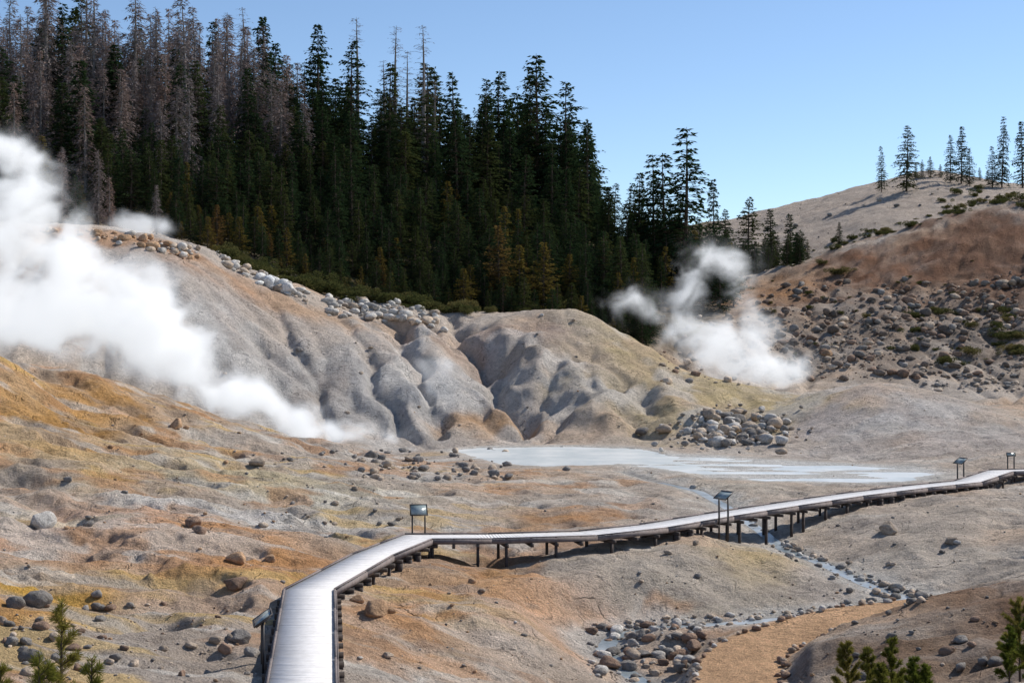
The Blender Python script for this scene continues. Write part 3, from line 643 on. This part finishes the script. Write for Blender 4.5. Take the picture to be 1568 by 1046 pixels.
# ---------------------------------------------------------------- shrubs
def shrub(name,seed,nl_,mat,leaf=.12,flat_=.7):
    r=np.random.default_rng(seed); nc_=9; ccs=r.normal(size=(nc_,3))*np.array([.45,.45,.2])+[0,0,.35]
    b=r.integers(0,nc_,nl_); dirv=r.normal(size=(nl_,3)); dirv/=np.linalg.norm(dirv,axis=1)[:,None]
    pos=ccs[b]+dirv*(.32*r.random(nl_)**.4)[:,None]; pos[:,2]=np.abs(pos[:,2])*flat_*1.3
    fw=dirv+r.normal(size=dirv.shape)*.6+[0,0,.4]; fw/=np.linalg.norm(fw,axis=1)[:,None]; sd_=np.cross(fw,r.normal(size=fw.shape)); sd_/=np.linalg.norm(sd_,axis=1)[:,None]
    vv=np.stack([pos,pos+fw*leaf*.5+sd_*leaf*.3,pos+fw*leaf,pos+fw*leaf*.5-sd_*leaf*.3],1).reshape(-1,3)
    return mkmesh(name,vv,np.arange(4*nl_).reshape(-1,4),[mat],link=False).data
sh=[shrub('shrub_mesh',i,1300,M_shrub) for i in range(3)]; 
scol=bpy.data.collections.new('hillside_shrubs')
def sz(u0,u1,v0,v1,nn,s0,s1,line=None,dmin=None):
    for _ in range(nn):
        u=random.uniform(u0,u1); v=random.uniform(v0,v1) if line is None else line(u)+random.uniform(v0,v1)
        x,y,z=hit(u,v,dmin)
        if y>430: continue
        o=bpy.data.objects.new('shrub',random.choice(sh)); s=random.uniform(s0,s1); o.location=(x,y,z-.1); o.scale=(s,s,s*random.uniform(.6,1)); o.rotation_euler[2]=random.uniform(0,6.28); scol.objects.link(o)
sz(340,900,-16,6,190,.6,2.5,li((340,400),(440,440),(520,462),(700,474),(900,476)),dmin=183)
sz(1400,1568,470,560,22,.8,2.0); sz(1530,1568,515,545,6,1.2,2.2); sz(1180,1568,400,560,30,.4,1.0)
sz(1200,1568,-8,4,50,.5,1.6,li((1150,415),(1300,372),(1430,335),(1568,300)),dmin=240)
sz(1440,1568,290,325,16,1.2,2.6,dmin=240); sz(1250,1290,405,425,4,1.2,2)
sz(920,1140,400,460,60,.9,2.4,dmin=205); sz(150,330,215,270,30,1,2.6,dmin=235)
se=bpy.data.objects.new('hillside_shrubs',None); se.instance_type='COLLECTION'; se.instance_collection=scol; scene.collection.objects.link(se)
# ---------------------------------------------------------------- foreground saplings
def sapling(name,x,y,z,H,seed,spread=.45,nb=26,nd=.09,nw=.007,mat=M_pine):
    r=np.random.default_rng(seed); Vs=[];Fs=[];Ms=[];cnt=0
    def stick(a,b,wa,wb):
        nonlocal cnt
        ax=(b-a)/np.linalg.norm(b-a); s=np.cross(ax,[.3,.2,.9]); s/=np.linalg.norm(s); q=np.cross(ax,s); rg=[]
        for p,w in((a,wa),(b,wb)):
            for k in range(5): an=k*2*math.pi/5; rg.append(p+(s*math.cos(an)+q*math.sin(an))*w)
        Vs.append(np.array(rg)); Fs.append(np.array([[k,(k+1)%5,5+(k+1)%5,5+k] for k in range(5)])+cnt); Ms.append(np.ones(5,int)); cnt+=10
    def needles(a,b,n_):
        nonlocal cnt
        t_=r.random(n_)**.8; pos=a+(b-a)*t_[:,None]; ax=(b-a)/np.linalg.norm(b-a)
        dv=r.normal(size=(n_,3)); dv-=(dv@ax)[:,None]*ax; dv/=np.linalg.norm(dv,axis=1)[:,None]; fw=dv*.75+ax*r.uniform(.4,1.1,n_)[:,None]; fw/=np.linalg.norm(fw,axis=1)[:,None]
        sd_=np.cross(fw,r.normal(size=fw.shape)); sd_/=np.linalg.norm(sd_,axis=1)[:,None]; l=(nd*r.uniform(.6,1.2,n_))[:,None]
        vv=np.stack([pos,pos+fw*l*.5+sd_*nw*.5,pos+fw*l,pos+fw*l*.5-sd_*nw*.5],1).reshape(-1,3)
        Vs.append(vv);Fs.append(np.arange(4*n_).reshape(-1,4)+cnt);Ms.append(np.zeros(n_,int));cnt+=4*n_
    O=np.zeros(3); top_=np.array([r.normal()*.03,r.normal()*.03,H]); stick(O-[0,0,.3],top_,.02*H,.006); needles(top_*.25,top_,int(400*H))
    for i in range(nb):
        t_=.1+.85*(i+r.random())/nb; a=top_*t_; az=r.uniform(0,6.28); L=spread*H*(1.05-t_)**.7*r.uniform(.7,1.1); el=r.uniform(.5,1.0)
        b=a+np.array([math.cos(az)*math.cos(el),math.sin(az)*math.cos(el),math.sin(el)])*L; stick(a,b,.008,.003); needles(a+(b-a)*.15,b,int(160*L/.4)+25)
        for q in range(2):
            c=a+(b-a)*r.uniform(.3,.7); e=c+(b-a)*.35+r.normal(size=3)*.1*L; needles(c,e,int(70*L/.4)+15); stick(c,e,.004,.002)
    o=mkmesh(name,np.concatenate(Vs),np.concatenate(Fs),[mat,M_bark],midx=np.concatenate(Ms)); o.location=(x,y,z); return o
def sap(u,vt,D,seed,**k):
    x=(u-CU)/F*D; z=gz(x,D); sapling('pine_sapling',x,D,z,zD(vt,D)-z,seed,**k)
sap(92,922,14,1,spread=.2); sap(60,1000,13.5,2,spread=.3); sap(135,1005,14.5,3,spread=.22); sap(4,1018,13,4,spread=.2)
for i,(u,vt,D) in enumerate([(1300,982,36),(1330,992,35),(1365,978,36.5),(1395,1005,35),(1345,1015,33),(1420,1018,35),(1562,915,38),(1545,960,37),(1576,940,36)]):
    sap(u,vt,D,10+i,spread=.36,nb=30,nd=.10,nw=.014)
print('veg',time.time()-T0)
# ---------------------------------------------------------------- steam (GN volume)
def mat_steam(name,dens,em):
    m,N=newmat(name)
    d=N.n('ShaderNodeVolumeInfo').outputs['Density']
    sc=N.n('ShaderNodeVolumeScatter',{'Color':(1,1,1,1),'Density':mth(N,'MULTIPLY',d,dens),'Anisotropy':0.1}).outputs[0]
    e=N.n('ShaderNodeEmission',{0:(.95,.97,1,1),1:mth(N,'MULTIPLY',d,dens*em)}).outputs[0]  # added glow that brightens the vapour in place of multiple scattering
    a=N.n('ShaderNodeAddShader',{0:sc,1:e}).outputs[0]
    N.n('ShaderNodeOutputMaterial',{'Volume':a}); m.cycles.volume_step_rate=5.0; return m
def steam(name,blobs,dens,res=(110,60,110),nscale=.18,em=.45,seed=0,namp=3.4,thr=.26,warp=5.0):
    bl=[]
    for (u,v,ru,rv,D,w) in blobs:
        bl.append(((u-CU)/F*D,D,zD(v,D),ru/F*D,min(5.5,max(ru,rv)/F*D*.7),rv/F*D,w))
    bl=np.array(bl); mn=(bl[:,:3]-bl[:,3:6]*1.5).min(0); mx=(bl[:,:3]+bl[:,3:6]*1.5).max(0)
    o0=(mn+mx)/2
    g=bpy.data.node_groups.new(name,'GeometryNodeTree'); g.interface.new_socket('Geometry',in_out='OUTPUT',socket_type='NodeSocketGeometry')
    g.interface.new_socket('Geometry',in_out='INPUT',socket_type='NodeSocketGeometry')
    N=NT(g); pos=N.n('GeometryNodeInputPosition').outputs[0]
    po=N.n('ShaderNodeVectorMath',{0:pos,1:(seed*13.1,0,0)},operation='ADD').outputs[0]
    wn=N.n('ShaderNodeTexNoise',{'Vector':po,'Scale':nscale*.7,'Detail':3.0}).outputs[1]
    wn=N.n('ShaderNodeVectorMath',{0:wn,1:(.5,.5,.5)},operation='SUBTRACT').outputs[0]
    wp=N.n('ShaderNodeVectorMath',{0:pos,1:N.n('ShaderNodeVectorMath',{0:wn,'Scale':warp},operation='SCALE').outputs[0]},operation='ADD').outputs[0]
    acc=None
    for b in bl:
        s=N.n('ShaderNodeVectorMath',{0:wp,1:tuple(b[:3]-o0)},operation='SUBTRACT').outputs[0]
        s=N.n('ShaderNodeVectorMath',{0:s,1:tuple(1/b[3:6])},operation='MULTIPLY').outputs[0]
        l=N.n('ShaderNodeVectorMath',{0:s,1:s},operation='DOT_PRODUCT').outputs['Value']
        k=mth(N,'MULTIPLY',mth(N,'EXPONENT',mth(N,'MULTIPLY',l,-2.2)),float(b[6]))
        acc=k if acc is None else mth(N,'ADD',acc,k)
    acc=mth(N,'MINIMUM',acc,1.3)
    nz=N.n('ShaderNodeTexNoise',{'Vector':po,'Scale':nscale,'Detail':7.0,'Roughness':0.62,'Distortion':0.8}).outputs[0]
    q=mth(N,'MULTIPLY',mth(N,'SUBTRACT',nz,0.5),namp)
    q=mth(N,'SUBTRACT',mth(N,'ADD',q,acc),thr,clamp=True)
    q=mth(N,'MULTIPLY',q,mth(N,'MULTIPLY',acc,1.6,clamp=True)); q=mth(N,'POWER',q,1.5)
    vc=N.n('GeometryNodeVolumeCube',{'Density':q,'Background':0.0,'Min':tuple(mn-o0),'Max':tuple(mx-o0),'Resolution X':res[0],'Resolution Y':res[1],'Resolution Z':res[2]})
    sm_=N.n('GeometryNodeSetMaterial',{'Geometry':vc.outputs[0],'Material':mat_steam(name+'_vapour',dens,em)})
    N.n('NodeGroupOutput',{0:sm_.outputs[0]})
    me=bpy.data.meshes.new(name); o=bpy.data.objects.new(name,me); scene.collection.objects.link(o); o.location=tuple(o0)
    md=o.modifiers.new('steam','NODES'); md.node_group=g; return o
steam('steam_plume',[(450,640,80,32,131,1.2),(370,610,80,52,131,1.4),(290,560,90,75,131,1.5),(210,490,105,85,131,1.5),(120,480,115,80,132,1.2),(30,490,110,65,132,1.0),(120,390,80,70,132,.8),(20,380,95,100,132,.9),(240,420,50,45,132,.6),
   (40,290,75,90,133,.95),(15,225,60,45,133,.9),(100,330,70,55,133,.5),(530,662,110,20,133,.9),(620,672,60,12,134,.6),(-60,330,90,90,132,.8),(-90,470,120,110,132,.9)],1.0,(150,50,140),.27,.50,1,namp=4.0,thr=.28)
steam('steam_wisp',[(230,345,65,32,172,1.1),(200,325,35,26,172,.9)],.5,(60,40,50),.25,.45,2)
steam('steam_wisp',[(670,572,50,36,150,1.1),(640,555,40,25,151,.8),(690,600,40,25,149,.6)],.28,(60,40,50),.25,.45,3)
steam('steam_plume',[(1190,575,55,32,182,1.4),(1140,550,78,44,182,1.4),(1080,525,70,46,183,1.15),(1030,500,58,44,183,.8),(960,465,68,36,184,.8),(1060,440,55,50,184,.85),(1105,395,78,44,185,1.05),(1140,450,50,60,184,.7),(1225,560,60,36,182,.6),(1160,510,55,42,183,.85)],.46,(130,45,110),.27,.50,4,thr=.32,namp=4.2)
# ---------------------------------------------------------------- camera, light, world
cam=bpy.data.cameras.new('camera'); cam.lens=50; cam.sensor_width=36; cam.clip_end=8000; cam.clip_start=.5
co=bpy.data.objects.new('camera',cam); co.location=(0,0,CH); co.rotation_euler=(math.radians(90),0,0); scene.collection.objects.link(co); scene.camera=co
el,az=math.radians(42),math.radians(58)
sd=Vector((math.sin(az)*math.cos(el),math.cos(az)*math.cos(el),math.sin(el)))
sl_=bpy.data.lights.new('sun','SUN'); sl_.energy=5.0; sl_.angle=math.radians(.5); sl_.color=(1,.95,.87)
so=bpy.data.objects.new('sun',sl_); so.rotation_euler=sd.to_track_quat('Z','Y').to_euler(); scene.collection.objects.link(so)
w=bpy.data.worlds.new('World'); scene.world=w; w.use_nodes=True; N=NT(w.node_tree); w.node_tree.nodes.clear()
sk=N.n('ShaderNodeTexSky',sky_type='NISHITA',sun_disc=False); sk.sun_elevation=el; sk.sun_rotation=az; sk.altitude=2400; sk.air_density=1.1; sk.dust_density=.05; sk.ozone_density=2.5
bg=N.n('ShaderNodeBackground',{0:sk.outputs[0],1:.145}); N.n('ShaderNodeOutputWorld',{0:bg.outputs[0]})
scene.view_settings.view_transform='Standard'; scene.view_settings.look='None'; scene.view_settings.exposure=0
print('done',time.time()-T0)
